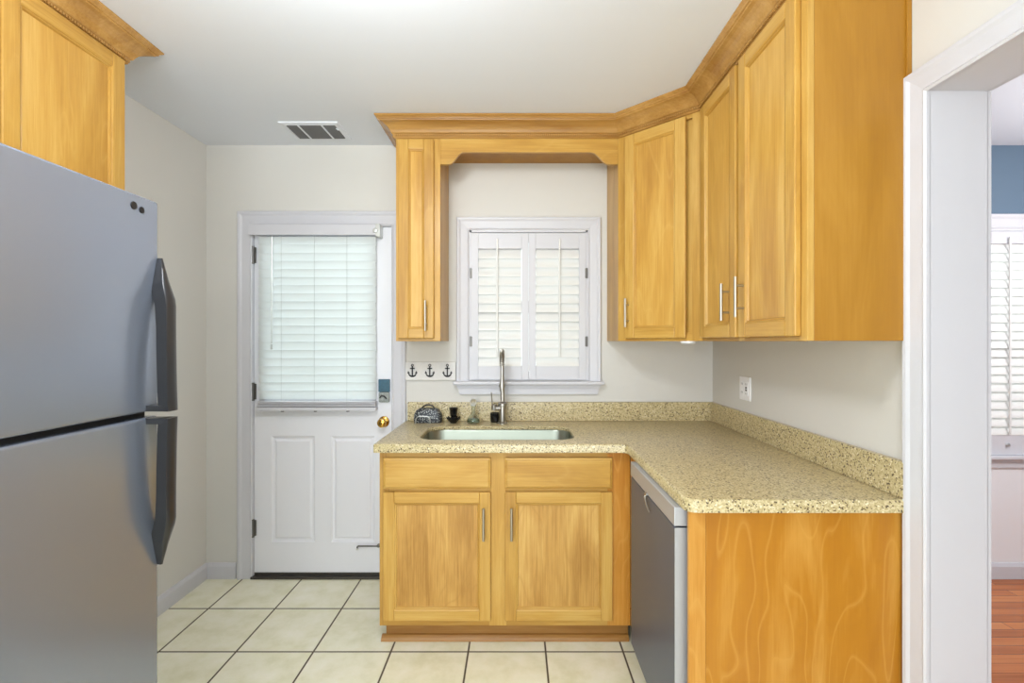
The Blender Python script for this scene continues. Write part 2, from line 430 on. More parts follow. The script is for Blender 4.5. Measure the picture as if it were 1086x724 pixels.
# baseboards
BBP = [(0, 0), (0.014, 0), (0.014, 0.07), (0.009, 0.082), (0.005, 0.09), (0, 0.09)]
def baseboard(name, p, q, nrm):
    b = B(); p = Vector(p); q = Vector(q); nrm = Vector(nrm)
    b.loops([[tuple(e+nrm*d+Vector((0, 0, h))) for d, h in BBP] for e in (p, q)], True, True, True)
    return struct(name, b, M_TRIM)
baseboard('baseboard_left', (XL, YR, 0), (XL, YB, 0), (1, 0, 0))
baseboard('baseboard_back', (XL+0.014, YB, 0), (DX0-0.088, YB, 0), (0, -1, 0))
baseboard('baseboard_dining', (XR2, YB, 0), (XD, YB, 0), (0, -1, 0))
# dining chair rail
b = B(); b.box(XR2, XD, YB-0.022, YB, 0.672, 0.70); b.box(XR2, XD, YB-0.014, YB, 0.64, 0.672)
struct('trim_4', b, M_TRIM, bevel=0.003)

# ------------------------------------------------------------------ exterior ground
struct('ground_outside', B().box(-12, 14, YB+0.13, 25, -0.5, -0.3), M_GRASS)

# ------------------------------------------------------------------ back door
door = thing('door_1', None, None, (DX0, YB, 0), kind='structure')
b = B(); casing(b, [(DX0+0.008, 0, -1, 0), (DX0+0.008, DZ1-0.008, -1, 1), (DX1-0.008, DZ1-0.008, 1, 1), (DX1-0.008, 0, 1, 0)], lambda u, v, d: (u, YB-d*1.1, v), wid=0.084)
b.build('door_casing', M_TRIM, door)
b = B(); b.box(DX0, DX0+0.010, YB, YB+0.11, 0, DZ1); b.box(DX1-0.010, DX1, YB, YB+0.11, 0, DZ1); b.box(DX0, DX1, YB, YB+0.11, DZ1-0.010, DZ1)
b.box(DX0+0.010, DX0+0.022, YB+0.055, YB+0.11, 0, DZ1-0.01); b.box(DX1-0.022, DX1-0.010, YB+0.055, YB+0.11, 0, DZ1-0.01); b.box(DX0+0.010, DX1-0.010, YB+0.055, YB+0.11, DZ1-0.022, DZ1-0.01)
b.build('door_jamb', M_TRIM, door)
SX0, SX1, SZ0, SZ1 = DX0+0.012, DX1-0.012, 0.018, DZ1-0.012
SY = YB+0.006
GX0, GX1, GZ0, GZ1 = -1.449, -0.838, 1.035, 1.955     # glass lite
b = B()
b.box(SX0, GX0, SY, SY+0.044, SZ0, SZ1); b.box(GX1, SX1, SY, SY+0.044, SZ0, SZ1)
b.box(GX0, GX1, SY, SY+0.044, GZ1, SZ1)
def raised(b, x0, x1, z0, z1, y):
    R = lambda i, d: [(x0+i, y+d, z0+i), (x1-i, y+d, z0+i), (x1-i, y+d, z1-i), (x0+i, y+d, z1-i)]
    b.loops([R(0, 0), R(0.008, 0.007), R(0.018, 0.009), R(0.03, 0.002), R(0.034, 0.002)], True, False, True)
# lower part: slab face pieced around two raised panels
PZ0, PZ1 = 0.205, 0.82; PA = (-1.425, -1.172); PB = (-1.078, -0.825)
for x0, x1, z0, z1 in ((GX0, GX1, PZ1, GZ0), (GX0, GX1, SZ0, PZ0), (PA[1], PB[0], PZ0, PZ1)):
    b.box(x0, x1, SY, SY+0.044, z0, z1)
for P_ in ():
    raised(b, P_[0], P_[1], PZ0, PZ1, SY)
    b.box(P_[0], P_[1], SY+0.03, SY+0.044, PZ0, PZ1)
# re-cut stiles beside the panels
b2 = B()
b2.box(SX0, PA[0], SY, SY+0.044, SZ0, GZ0); b2.box(PB[1], SX1, SY, SY+0.044, SZ0, GZ0)
b2.box(SX0, GX0, SY, SY+0.044, GZ0, SZ1); b2.box(GX1, SX1, SY, SY+0.044, GZ0, SZ1)
b2.box(PA[0], PB[1], SY, SY+0.044, SZ0, PZ0); b2.box(PA[0], PB[1], SY, SY+0.044, PZ1, GZ0); b2.box(GX0, GX1, SY, SY+0.044, GZ1, SZ1)
b2.box(PA[1], PB[0], SY, SY+0.044, PZ0, PZ1)
for P_ in (PA, PB):
    raised(b2, P_[0], P_[1], PZ0, PZ1, SY); b2.box(P_[0], P_[1], SY+0.03, SY+0.044, PZ0, PZ1)
slab = b2.build('door_slab', M_DOOR, door)
b = B()
casing(b, [(GX0, GZ0, -1, -1), (GX0, GZ1, -1, 1), (GX1, GZ1, 1, 1), (GX1, GZ0, 1, -1), (GX0, GZ0, -1, -1)], lambda u, v, d: (u, SY-d*0.6, v), wid=0.022)
b.build('glass_frame', M_DOOR, slab)
B().box(GX0, GX1, SY+0.02, SY+0.024, GZ0, GZ1).build('glass_pane', M_PANE, slab)
for hz in (0.29, 1.08, 1.87):
    b = B(); b.lathe([(0.006, -0.045), (0.0065, 0.045)], (DX0+0.010, YB-0.006, hz), 12)
    b.lathe([(0.0075, -0.052), (0.0075, -0.045)], (DX0+0.010, YB-0.006, hz), 12); b.lathe([(0.0075, 0.045), (0.0075, 0.052)], (DX0+0.010, YB-0.006, hz), 12)
    b.box(DX0+0.010, DX0+0.024, YB-0.003, YB+0.006, hz-0.045, hz+0.045)
    b.build('hinge', M_DKNICK, door)
kx, kz = -0.770, 0.905
b = B(); b.lathe([(0.0, 0), (0.031, 0), (0.032, -0.005), (0.026, -0.010), (0.012, -0.013), (0.011, -0.030), (0.016, -0.036), (0.025, -0.043), (0.0265, -0.053), (0.023, -0.062), (0.014, -0.067), (0.0, -0.068)], (kx, SY, kz), 28, 'y')
kb = b.build('door_knob', M_BRASS, slab)
b = B(); b.lathe([(0.0, -0.0675), (0.008, -0.068), (0.008, -0.072), (0.0, -0.072)], (kx, SY, kz), 16, 'y'); b.build('knob_button', M_BRASS, slab)
B().box(DX0, DX1, YB-0.02, YB+0.11, 0.0, 0.014).build('threshold', M_THR, door, bevel=0.003)
b = B(); b.box(SX0+0.002, SX1-0.002, SY-0.004, SY, 0.016, 0.03); b.build('door_sweep', M_THR, slab)
# door stop bar
ds = thing('door_stop', 'thin grey spring door stop fixed low on the white back door', 'door stop', (-0.87, SY, 0.19))
b = B(); zc = 0.188
b.tube([(-0.922+0.0, SY-0.014, zc-0.014), (-0.922, SY-0.014, zc-0.004), (-0.917, SY-0.014, zc), (-0.80, SY-0.016, zc)], 0.004, 8)
b.build('arm', M_DKNICK, ds)
B().lathe([(0.010, 0), (0.010, -0.012), (0.005, -0.016)], (-0.80, SY, zc), 14, 'y').build('bracket', M_DKNICK, ds)
B().lathe([(0.006, -0.006), (0.007, 0.004)], (-0.922, SY-0.014, zc-0.016), 12).build('rubber_tip', M_STOP, ds)

# teal and grey card holder
cd = thing('wall_packet', 'small teal and grey packet stuck beside the blind above the brass knob', 'packet', (-0.785, SY, 1.02))
b = B(); b.box(-0.800, -0.734, SY-0.016, SY-0.001, 1.078, 1.152); b.build('sleeve', M_TEAL, cd, bevel=0.004)
b = B(); b.box(-0.799, -0.735, SY-0.019, SY-0.001, 1.018, 1.078); b.build('pouch', M_GREYC, cd, bevel=0.008)
b = B(); b.tube([(-0.79, SY-0.021, 1.045), (-0.78, SY-0.022, 1.058), (-0.765, SY-0.022, 1.055), (-0.75, SY-0.021, 1.04)], 0.004, 8); b.build('clasp', M_BLACK, cd)

# ------------------------------------------------------------------ window blind on the door
bl = thing('window_blind', 'white horizontal slat blind hanging over the glass of the back door', 'blind', (-1.13, SY, 0.95))
BX0, BX1 = -1.478, -0.806
BY = SY-0.034
b = B(); b.box(BX0-0.045, BX1+0.02, SY-0.062, SY-0.054, 1.975, 2.035); b.box(BX0-0.04, BX1+0.015, SY-0.054, SY-0.006, 1.99, 2.03); b.build('headrail', M_TRIM, bl, bevel=0.002)
b = B(); b.box(BX1+0.004, BX1+0.03, SY-0.066, SY-0.002, 1.965, 2.038); b.lathe([(0.0, -0.072), (0.014, -0.07), (0.016, -0.062)], (BX1+0.004, SY, 2.0), 14, 'y'); b.build('bracket', M_WIREW, bl, bevel=0.002)
b = B(); zt = 1.955; n_s = 20; pitch = (1.955-1.028)/n_s
ta = math.radians(74)
for i in range(n_s):
    zc = zt-pitch*(i+0.5)+0.012
    jx = random.uniform(-0.0015, 0.0015)
    lps = []
    for x in (BX0+jx, BX1+jx):
        lp = []
        for k in range(7):
            t = -1+2*k/6; cw = 0.0265*t; ch = 0.0028*(1-t*t)
            lp.append((x, BY+math.cos(ta)*cw-math.sin(ta)*ch, zc-math.sin(ta)*cw-math.cos(ta)*ch))
        for k in range(6, -1, -1):
            t = -1+2*k/6; cw = 0.0265*t; ch = 0.0028*(1-t*t)-0.0022
            lp.append((x, BY+math.cos(ta)*cw-math.sin(ta)*ch, zc-math.sin(ta)*cw-math.cos(ta)*ch))
        lps.append(lp)
    b.loops(lps, True, True, True, smooth=True)
b.build('slats', M_SLAT, bl)
b = B(); b.box(BX0-0.012, BX1+0.004, BY-0.024, BY+0.02, 0.975, 0.995)
for k in range(4): b.box(BX0-0.006+0.002*k, BX1+0.002, BY-0.022, BY+0.02, 0.999+k*0.008, 1.0045+k*0.008)
b.build('bottom_rail', M_TRIM, bl, bevel=0.002)
b = B()
for x in (-1.338, -1.15, -0.965):
    for y in (BY-0.027, BY+0.027):
        b.tube([(x, y, 1.98), (x, y, 0.98)], 0.0009, 5)
b.build('ladder_cord', M_WIREW, bl)
b = B(); b.tube([(-1.388, SY-0.066, 1.965), (-1.387, SY-0.068, 1.80), (-1.390, SY-0.066, 1.36)], 0.0042, 8); b.lathe([(0.006, -0.02), (0.006, 0.01)], (-1.390, SY-0.066, 1.345), 10); b.build('tilt_wand', M_WIREW, bl)
for x in (-1.338, -1.15, -0.965):
    B().lathe([(0.0, 0.0), (0.009, 0.0), (0.009, -0.006), (0, -0.007)], (x, BY-0.012, 0.975), 10).build('cord_button', M_DKNICK, bl)

# ------------------------------------------------------------------ windows
def louver_loops(x0, x1, yc, zc, half, th, ang):
    lps = []
    for x in (x0, x1):
        lp = []
        for k in range(14):
            a = 2*PI*k/14; u = half*math.cos(a); v = th*math.sin(a)
            lp.append((x, yc+math.cos(ang)*u-math.sin(ang)*v, zc-math.sin(ang)*u-math.cos(ang)*v))
        lps.append(lp)
    return lps
def shutter(label, x0, x1, z0, z1, y, lz0, lz1, n, stile, rodx, rod_top, rod_bot, hinge_x, group, ang=63, hz=(1.37, 1.763)):
    s = thing('shutter_panel', label, 'shutter', ((x0+x1)/2, y, z0), group=group)
    b = B()
    b.box(x0, x0+stile, y-0.028, y, z0, z1); b.box(x1-stile, x1, y-0.028, y, z0, z1)
    b.box(x0+stile, x1-stile, y-0.026, y-0.002, z0, lz0); b.box(x0+stile, x1-stile, y-0.026, y-0.002, lz1, z1)
    b.build('frame', M_TRIM, s, bevel=0.002)
    p = (lz1-lz0)/n; b = B()
    for i in range(n):
        b.loops(louver_loops(x0+stile+0.001, x1-stile-0.001, y-0.014, lz0+p*(i+0.5), 0.0345*p/0.052, 0.0040, math.radians(-ang)), True, True, True, smooth=True)
    b.build('louvers', M_LOUV, s)
    yr = y-0.014-0.031*math.cos(math.radians(ang))-0.008
    b = B(); b.box(rodx-0.005, rodx+0.005, yr-0.007, yr+0.003, rod_bot, rod_top); b.build('tilt_rod', M_LOUV, s, bevel=0.002)
    if hinge_x is not None:
        for h in hz:
            b = B(); b.lathe([(0.004, -0.03), (0.004, 0.03)], (hinge_x, y-0.032, h), 10); b.box(hinge_x-0.008, hinge_x+0.008, y-0.030, y-0.027, h-0.028, h+0.028); b.build('hinge', M_DKNICK, s)
    return s
win = thing('window_1', None, None, ((WX0+WX1)/2, YB, WZ0), kind='structure')
b = B(); casing(b, [(WX0, WZ0-0.01, -1, 0), (WX0, WZ1, -1, 1), (WX1, WZ1, 1, 1), (WX1, WZ0-0.01, 1, 0)], lambda u, v, d: (u, YB-d*1.2, v), wid=0.075)
b.build('window_casing', M_TRIM, win)
b = B(); b.box(WX0, WX0+0.012, YB-0.012, YB+0.12, WZ0, WZ1); b.box(WX1-0.012, WX1, YB-0.012, YB+0.12, WZ0, WZ1); b.box(WX0, WX1, YB-0.012, YB+0.12, WZ1-0.012, WZ1); b.box(WX0, WX1, YB, YB+0.12, WZ0-0.0, WZ0+0.008)
b.build('window_jamb', M_TRIM, win)
b = B(); b.box(-0.365, 0.500, YB-0.055, YB+0.02, 1.122, 1.142); b.build('window_sill', M_TRIM, win, bevel=0.006)
b = B(); b.prism([(-0.345, 1.122), (0.482, 1.122), (0.466, 1.066), (-0.329, 1.066)], 'y', YB-0.017, YB-0.001); b.prism([(-0.345, 1.122), (0.482, 1.122), (0.478, 1.105), (-0.341, 1.105)], 'y', YB-0.030, YB-0.001)
b.build('window_apron', M_TRIM, win, bevel=0.003)
def sash(x0, x1, z0, z1, par):
    b = B(); y = YB+0.075; zm = (z0+z1)/2
    for a0, a1 in ((z0, zm), (zm, z1)):
        b.box(x0, x0+0.04, y, y+0.03, a0, a1); b.box(x1-0.04, x1, y, y+0.03, a0, a1); b.box(x0, x1, y, y+0.03, a0, a0+0.035); b.box(x0, x1, y, y+0.03, a1-0.035, a1)
    b.build('sash', M_TRIM, par, bevel=0.002)
    B().box(x0+0.03, x1-0.03, y+0.013, y+0.017, z0+0.03, z1-0.03).build('glass_pane', M_PANE, par)
sash(WX0+0.012, WX1-0.012, WZ0+0.008, WZ1-0.012, win)
SYP = YB+0.012
shutter('left half of the white window shutters behind the faucet', WX0+0.010, 0.0685, WZ0+0.004, WZ1-0.016, SYP, 1.232, 1.905, 13, 0.040, -0.112, 1.96, 1.285, WX0+0.008, 'shutters of the sink window')
shutter('right half of the white window shutters above the sink', 0.0695, WX1-0.010, WZ0+0.004, WZ1-0.016, SYP, 1.232, 1.905, 13, 0.040, 0.246, 1.96, 1.285, WX1-0.008, 'shutters of the sink window')
# dining window
wn = thing('window_2', None, None, ((EX0+EX1)/2, YB, EZ0), kind='structure')
b = B(); casing(b, [(EX0, EZ0, -1, 0), (EX0, EZ1, -1, 1), (EX1, EZ1, 1, 1), (EX1, EZ0, 1, 0)], lambda u, v, d: (u, YB-d*1.2, v), wid=0.085)
b.build('window_casing', M_TRIM, wn)
b = B(); b.box(EX0, EX0+0.012, YB-0.012, YB+0.12, EZ0, EZ1); b.box(EX1-0.012, EX1, YB-0.012, YB+0.12, EZ0, EZ1); b.box(EX0, EX1, YB-0.012, YB+0.12, EZ1-0.012, EZ1)
b.build('window_jamb', M_TRIM, wn)
B().box(EX0-0.1, EX1+0.1, YB-0.045, YB+0.1, 0.695, 0.715).build('window_sill', M_TRIM, wn, bevel=0.004)
sash(EX0+0.012, EX1-0.012, EZ0+0.006, EZ1-0.012, wn)
shutter('white shutter panel seen through the doorway on the far right', EX0+0.012, 3.088, EZ0+0.006, EZ1-0.014, SYP, 0.835, 1.935, 22, 0.045, 2.833, 1.97, 0.84, EX0+0.01, 'shutters of the dining window', hz=(0.95, 1.8))
B().lathe([(0, 0), (0.008, 0), (0.009, -0.012), (0.0, -0.014)], (2.826, SYP-0.027, 0.775), 12, 'y').build('shutter_knob', M_WIREW, bpy.data.objects['shutter_panel.002'])
s4 = shutter('white shutter panel on the far half of the dining room window', 3.092, EX1-0.012, EZ0+0.006, EZ1-0.014, SYP, 0.835, 1.935, 22, 0.045, 3.30, 1.97, 0.84, None, 'shutters of the dining window')

# ------------------------------------------------------------------ ceiling vent, added lamp and fill points
vt = thing('ceiling_vent', 'small metal air vent in the ceiling near the back door', 'vent', (-1.11, 2.6, H))
vx0, vx1, vy0, vy1 = -1.235, -0.925, 2.475, 2.69
b = B()
R = lambda i, z: [(vx0+i, vy0+i, z), (vx1-i, vy0+i, z), (vx1-i, vy1-i, z), (vx0+i, vy1-i, z)]
b.loops([R(0, H), R(0.002, H-0.006), R(0.024, H-0.010), R(0.028, H-0.004), R(0.028, H-0.001)], True)
b.build('frame', M_CEIL, vt)
B().box(vx0+0.026, vx1-0.026, vy0+0.026, vy1-0.026, H-0.0015, H-0.0005).build('duct_opening', M_DUCT, vt)
b = B()
for k in range(11):
    y = vy0+0.034+k*0.0143; b.prism([(y, H-0.003), (y+0.011, H-0.0105), (y+0.012, H-0.0098), (y+0.001, H-0.0022)], 'x', vx0+0.028, vx1-0.028)
b.build('louvers', plain('vent_louver', srgb(120, 120, 122), 0.5, 0.3), vt)
for x in (vx0+0.093, vx1-0.093): B().box(x-0.004, x+0.004, vy0+0.026, vy1-0.026, H-0.0125, H-0.008).build('divider_bar', M_CEIL, vt)
b = B(); b.tube([(vx1-0.03, vy0+0.06, H-0.010), (vx1-0.018, vy0+0.06, H-0.020)], 0.003, 8); b.build('damper_lever', M_CEIL, vt)

cl = thing('added_ceiling_light', 'unseen round white glass dome light added on the kitchen ceiling', 'ceiling light', (-0.45, 0.92, H))  # out of view, added to light the kitchen from above
B().lathe([(0.0, 0.0), (0.17, 0.0), (0.17, -0.02), (0.0, -0.02)], (-0.45, 0.92, H-0.0005), 32).build('base_plate', M_CHROME, cl)
B().lathe([(0.155, -0.02), (0.15, -0.05), (0.12, -0.08), (0.07, -0.10), (0.0, -0.107)], (-0.45, 0.92, H), 32).build('glass_dome', M_LAMP, cl)
ld = bpy.data.lights.new('dome_fill_point', 'POINT'); ld.energy = 25; ld.shadow_soft_size = 0.13; ld.color = (0.93, 0.97, 1.0)
lo = bpy.data.objects.new('dome_fill_point', ld); COL.objects.link(lo); lo.location = (-0.45, 0.92, H-0.24)  # point light added below the dome
ld2 = bpy.data.lights.new('dining_fill_point', 'POINT'); ld2.energy = 40; ld2.shadow_soft_size = 0.15
lo2 = bpy.data.objects.new('dining_fill_point', ld2); COL.objects.link(lo2); lo2.location = (2.9, 1.5, 1.95)  # free point light added to brighten the dining room, no fixture around it

# ------------------------------------------------------------------ cabinets
def cab_door(parent, x0, x1, z0, z1, y=0.0, t=0.020, st=0.052, rl=0.050, panel=None, name='door'):
    """local coordinates; front faces -y"""
    b = B(); yf = y-t
    b.box(x0, x0+st, yf, y-0.0005, z0, z1, 0); b.box(x1-st, x1, yf, y-0.0005, z0, z1, 0)
    b.box(x0+st, x1-st, yf+0.0004, y-0.0005, z0, z0+rl, 1); b.box(x0+st, x1-st, yf+0.0004, y-0.0005, z1-rl, z1, 1)
    d = b.build(name, [WV, WH], parent, world=False, bevel=0.0035, seg=2)
    def L(i, dy): return [(x0+st+i, yf+dy, z0+rl+i), (x1-st-i, yf+dy, z0+rl+i), (x1-st-i, yf+dy, z1-rl-i), (x0+st+i, yf+dy, z1-rl-i)]
    b = B(); b.loops([L(-0.001, 0.0006), L(0.0015, 0.0012), L(0.004, 0.0055), L(0.0055, 0.0045), L(0.008, 0.0052), L(0.0100, 0.0110), L(0.0115, 0.0120)], True, mis=[1, 0, 1, 0])
    b.build('panel_moulding', [WV, WH], d, world=False)
    b = B(); b.add(L(0.0110, 0.0116), [(0, 1, 2, 3)]); b.add(L(0.0110, 0.0150), [(3, 2, 1, 0)]); b.build('panel', panel or WPAN, d, world=False)
    return d
def pull(parent, x, z0, z1, yface, off=0.030):
    b = B(); L = z1-z0; b.tube([(x, yface-off, z0), (x, yface-off, z1)], 0.0058, 12)
    for zz in (z0+L*0.22, z1-L*0.22): b.tube([(x, yface+0.0005, zz), (x, yface-off, zz)], 0.0042, 10)
    return b.build('handle', M_NICK, parent, world=False)
CT = 2.437; CB = 1.372
FY = 2.471
# narrow cabinet
LX0, LX1 = -0.623, -0.394
c = thing('wall_cabinet', 'narrow single-door honey wood wall cabinet beside the back door', 'cabinet', (LX0, FY, CB))
hgt = H-CB-0.001; top = CT-CB
W_ = LX1-LX0
b = B(); b.box(0, W_, 0.019, YB-FY-0.001, 0, hgt, 0); b.box(0, 0.038, 0, 0.019, 0, hgt); b.box(W_-0.038, W_, 0, 0.019, 0, hgt)
b.box(0.038, W_-0.038, 0.0003, 0.019, 0, 0.04, 1); b.box(0.038, W_-0.038, 0.0003, 0.019, top-0.04, hgt, 1)
b.build('body', [WV, WH], c, world=False, bevel=0.001)
d = cab_door(c, 0.015, 0.198, 0.014, top-0.030)
pull(d, 0.160, 0.053, 0.206, -0.020)
# valance over the sink
vl = thing('valance', 'arched honey wood valance board spanning above the sink window', 'valance', (0.06, FY, 2.28))
xa, xb = LX1, 0.523
zt_, ze, za = 2.437, 2.284, 2.346
def scallop(x0, x1, z0, z1, n=14):
    return [(x0+(x1-x0)*k/n, z0+(z1-z0)*(0.5-0.5*math.cos(PI*k/n))*1.0) for k in range(n+1)]
poly = [(xa, zt_+0.05), (xa, ze), (xa+0.042, ze)]+scallop(xa+0.046, xa+0.118, ze+0.002, za)+scallop(xb-0.138, xb-0.05, za, ze+0.002)+[(xb-0.044, ze), (xb, ze), (xb, zt_+0.05)]
B().prism(poly, 'y', FY+0.001, FY+0.020, smooth=False).build('valance_board', WH, vl, bevel=0.0015)
B().box(xa+0.001, xb+0.0, FY+0.020, YB-0.001, 2.402, 2.42).build('soffit_panel', WEND2, vl)
# diagonal corner cabinet
P0 = Vector((0.523, FY)); P1 = Vector((0.838, 2.166)); dg = (P1-P0); Ld = dg.length; ang = math.atan2(dg.y, dg.x)
c = thing('wall_cabinet', 'angled single-door honey wood wall cabinet in the room corner', 'cabinet', (P0.x, P0.y, CB), ang)
b = B(); eps = 0.001
nrm = Vector((-dg.y, dg.x)).normalized()*0.019
poly = [(P0.x, P0.y+0.0), (P0.x+nrm.x, P0.y+nrm.y), (P1.x+nrm.x, P1.y+nrm.y), (P1.x, P1.y), (XR-eps, P1.y), (XR-eps, YB-eps), (P0.x, YB-eps)]
b.prism(poly, 'z', CB, H-0.001, 0)
inv = MW[c.name]
def Lc(x, y, z): return inv @ Vector((x, y, z))
def lbox(b, x0, x1, y0, y1, z0, z1, mi=0):
    vs = [Lc(*p) for p in [(x0, y0, z0), (x1, y0, z0), (x1, y1, z0), (x0, y1, z0), (x0, y0, z1), (x1, y0, z1), (x1, y1, z1), (x0, y1, z1)]]
    b.add(vs, [(0, 3, 2, 1), (4, 5, 6, 7), (0, 1, 5, 4), (1, 2, 6, 5), (2, 3, 7, 6), (3, 0, 4, 7)], mi)
lbox(b, 0.0, 0.045, 0, 0.020, 0, hgt); lbox(b, Ld-0.045, Ld, 0, 0.020, 0, hgt)
lbox(b, 0.045, Ld-0.045, 0.0003, 0.020, 0, 0.04, 1); lbox(b, 0.045, Ld-0.045, 0.0003, 0.020, top-0.04, hgt, 1)
b.build('body', [WV, WH], c, bevel=0.0)
d = cab_door(c, 0.050, 0.368, 0.014, top-0.030)
pull(d, 0.072, 0.070, 0.213, -0.020)
pk = thing('puck_light', 'small round white light under the angled corner cabinet', 'light', (0.79, 2.24, CB))
B().lathe([(0.0, 0.0), (0.034, 0.0), (0.034, -0.006), (0.028, -0.012), (0.0, -0.013)], (0.80, 2.235, CB-0.0005), 24).build('lens', M_PLATE, pk)
# double door cabinet on the right wall (local x runs towards the camera)
XF = 0.838; YN = 1.38
c = thing('wall_cabinet', 'tall two-door honey wood wall cabinet on the right wall', 'cabinet', (XF, 2.166, CB), -PI/2)
Lr = 2.166-YN
b = B(); dd = XR-XF-0.001
b.box(0, Lr-0.006, 0.019, dd, 0, hgt, 0)
b.box(0, 0.04, 0, 0.019, 0, hgt); b.box(Lr-0.045, Lr, 0, 0.019, 0, hgt); b.box(0.36, 0.41, 0.0002, 0.019, 0, hgt)
b.box(0.04, Lr-0.045, 0.0004, 0.019, 0, 0.04, 1); b.box(0.04, Lr-0.045, 0.0004, 0.019, top-0.04, hgt, 1)
b.build('body', [WV, WH], c, world=False, bevel=0.001)
b = B(); b.box(Lr-0.006, Lr-0.0005, 0.0195, dd, 0, hgt); b.box(Lr-0.0005, Lr+0.006, dd-0.014, dd, 0, hgt); b.build('end_panel', WEND2, c, world=False, bevel=0.001)
d = cab_door(c, 0.024, 0.371, 0.014, top-0.030); pull(d, 0.319-0.0, 0.078, 0.221, -0.020)
d = cab_door(c, 0.395, 0.756, 0.014, top-0.030); pull(d, 0.395+0.044, 0.086, 0.232, -0.020)
# cabinet above the fridge, facing +x
FX = -1.480
c = thing('wall_cabinet', 'honey wood wall cabinet above the refrigerator', 'cabinet', (FX, 0.965, 1.83), PI/2)
Lf = 1.803-0.965; hg2 = H-1.83-0.001; top2 = CT-1.83; df = FX-XL-0.001
b = B(); b.box(0, Lf, 0.019, df, 0, hg2, 0); b.box(0, 0.03, 0, 0.019, 0, hg2); b.box(Lf-0.03, Lf, 0, 0.019, 0, hg2); b.box(0.365, 0.405, 0.0002, 0.019, 0, hg2)
b.box(0.03, Lf-0.03, 0.0004, 0.019, 0, 0.04, 1); b.box(0.03, Lf-0.03, 0.0004, 0.019, top2-0.04, hg2, 1)
b.build('body', [WV, WH], c, world=False, bevel=0.001)
d = cab_door(c, 0.012, 0.378, 0.014, top2-0.020, name='door')
d = cab_door(c, 0.394, 0.822, 0.014, top2-0.020)

# crown moulding
CRP = [(0.0, -0.092), (0.006, -0.092), (0.010, -0.088), (0.010, -0.082), (0.013, -0.082), (0.014, -0.072), (0.018, -0.070), (0.021, -0.067),
       (0.026, -0.056), (0.033, -0.046), (0.043, -0.037), (0.056, -0.029), (0.069, -0.0245), (0.071, -0.020), (0.076, -0.019), (0.077, -0.014), (0.083, -0.010), (0.088, -0.006), (0.088, -0.001), (0.0, -0.001)]
def crown(name, label, path, group=None):
    """path runs so that the outward side is on its right hand"""
    root = thing(name, label, 'moulding', (path[0][0], path[0][1], H-0.1), group=group)
    P = [Vector(p) for p in path]; n = len(P); dirs = [(P[i+1]-P[i]).normalized() for i in range(n-1)]
    nr = [Vector((d.y, -d.x)) for d in dirs]
    offs = []
    for i in range(n):
        if i == 0: o = nr[0]
        elif i == n-1: o = nr[-1]
        else:
            s = nr[i-1]+nr[i]; o = s*(2.0/s.length_squared)
        offs.append(o)
    b = B()
    b.loops([[(P[i].x+offs[i].x*p, P[i].y+offs[i].y*p, H+z) for p, z in CRP] for i in range(n)], True, True, True)
    b.build('crown_profile', WCR, root)
    b = B()
    for i in range(n-1):
        L = (P[i+1]-P[i]).length; a = P[i]; d = dirs[i]; o = nr[i]; k = int(L/0.0100)
        for j in range(k):
            s0 = (j+0.25)*L/k; s1 = s0+0.0052
            q = [a+d*s0+o*0.012, a+d*s1+o*0.012, a+d*s1+o*0.0190, a+d*s0+o*0.0190]
            vs = [(v.x, v.y, H-0.0835) for v in q]+[(v.x, v.y, H-0.0745) for v in q]
            b.add(vs, [(0, 1, 2, 3), (4, 5, 6, 7), (0, 1, 5, 4), (1, 2, 6, 5), (2, 3, 7, 6), (3, 0, 4, 7)])
    o = b.build('dentil_strip', WCR, root); o['kind'] = 'stuff'
    return root
crown('crown_moulding', 'long wooden crown moulding with small dentils running over the sink and right wall cabinets',
      [(LX0, YB-0.001), (LX0, FY), (0.523, FY), (XF, 2.166), (XF, YN), (XR-0.001, YN)][::-1][::-1])
crown('crown_moulding', 'short wooden crown moulding with dentils topping the cabinet above the refrigerator',
      [(XL+0.001, 0.965), (FX, 0.965), (FX, 1.803), (XL+0.001, 1.803)][::1])

# ------------------------------------------------------------------ base cabinets
BX_0, BX_1, BY_F = -0.620, 0.514, 2.166
c = thing('base_cabinet', 'two-door honey wood sink base cabinet with two false drawer fronts', 'cabinet', (BX_0, BY_F, 0))
Wb = BX_1-BX_0
b = B()
b.box(0, 0.018, 0.019, YB-BY_F-0.001, 0.086, 0.874); b.box(Wb-0.018, Wb, 0.019, 0.50, 0.086, 0.874)     # sides
b.box(0.018, Wb-0.018, 0.019, 0.60, 0.086, 0.104, 1)                                     # bottom
b.box(0, 0.045, 0, 0.019, 0.086, 0.874); b.box(0.495, 0.575, 0, 0.019, 0.086, 0.874)
b.box(0.045, 0.495, 0.0003, 0.019, 0.086, 0.13, 1); b.box(0.575, 1.03, 0.0003, 0.019, 0.086, 0.13, 1)
b.box(0.045, 0.495, 0.0003, 0.019, 0.835, 0.874, 1); b.box(0.575, 1.03, 0.0003, 0.019, 0.835, 0.874, 1)
b.box(0.045, 0.495, 0.0003, 0.019, 0.68, 0.725, 1); b.box(0.575, 1.03, 0.0003, 0.019, 0.68, 0.725, 1)
b.build('body', [WV, WH], c, world=False, bevel=0.001)
B().box(1.03, Wb, 0.0, 0.019, 0.086, 0.874).build('filler_stile', WSTILE, c, world=False, bevel=0.001)
B().box(0.018, Wb, 0.045, 0.063, 0.0, 0.086).build('toe_board', WTOE, c, world=False)
b = B(); b.prism([(0.020, 0.0), (0.045, 0.0), (0.045, 0.024), (0.036, 0.022), (0.026, 0.014), (0.020, 0.004)], 'x', 0.0, Wb); b.build('shoe_moulding', WTOE, c, world=False)
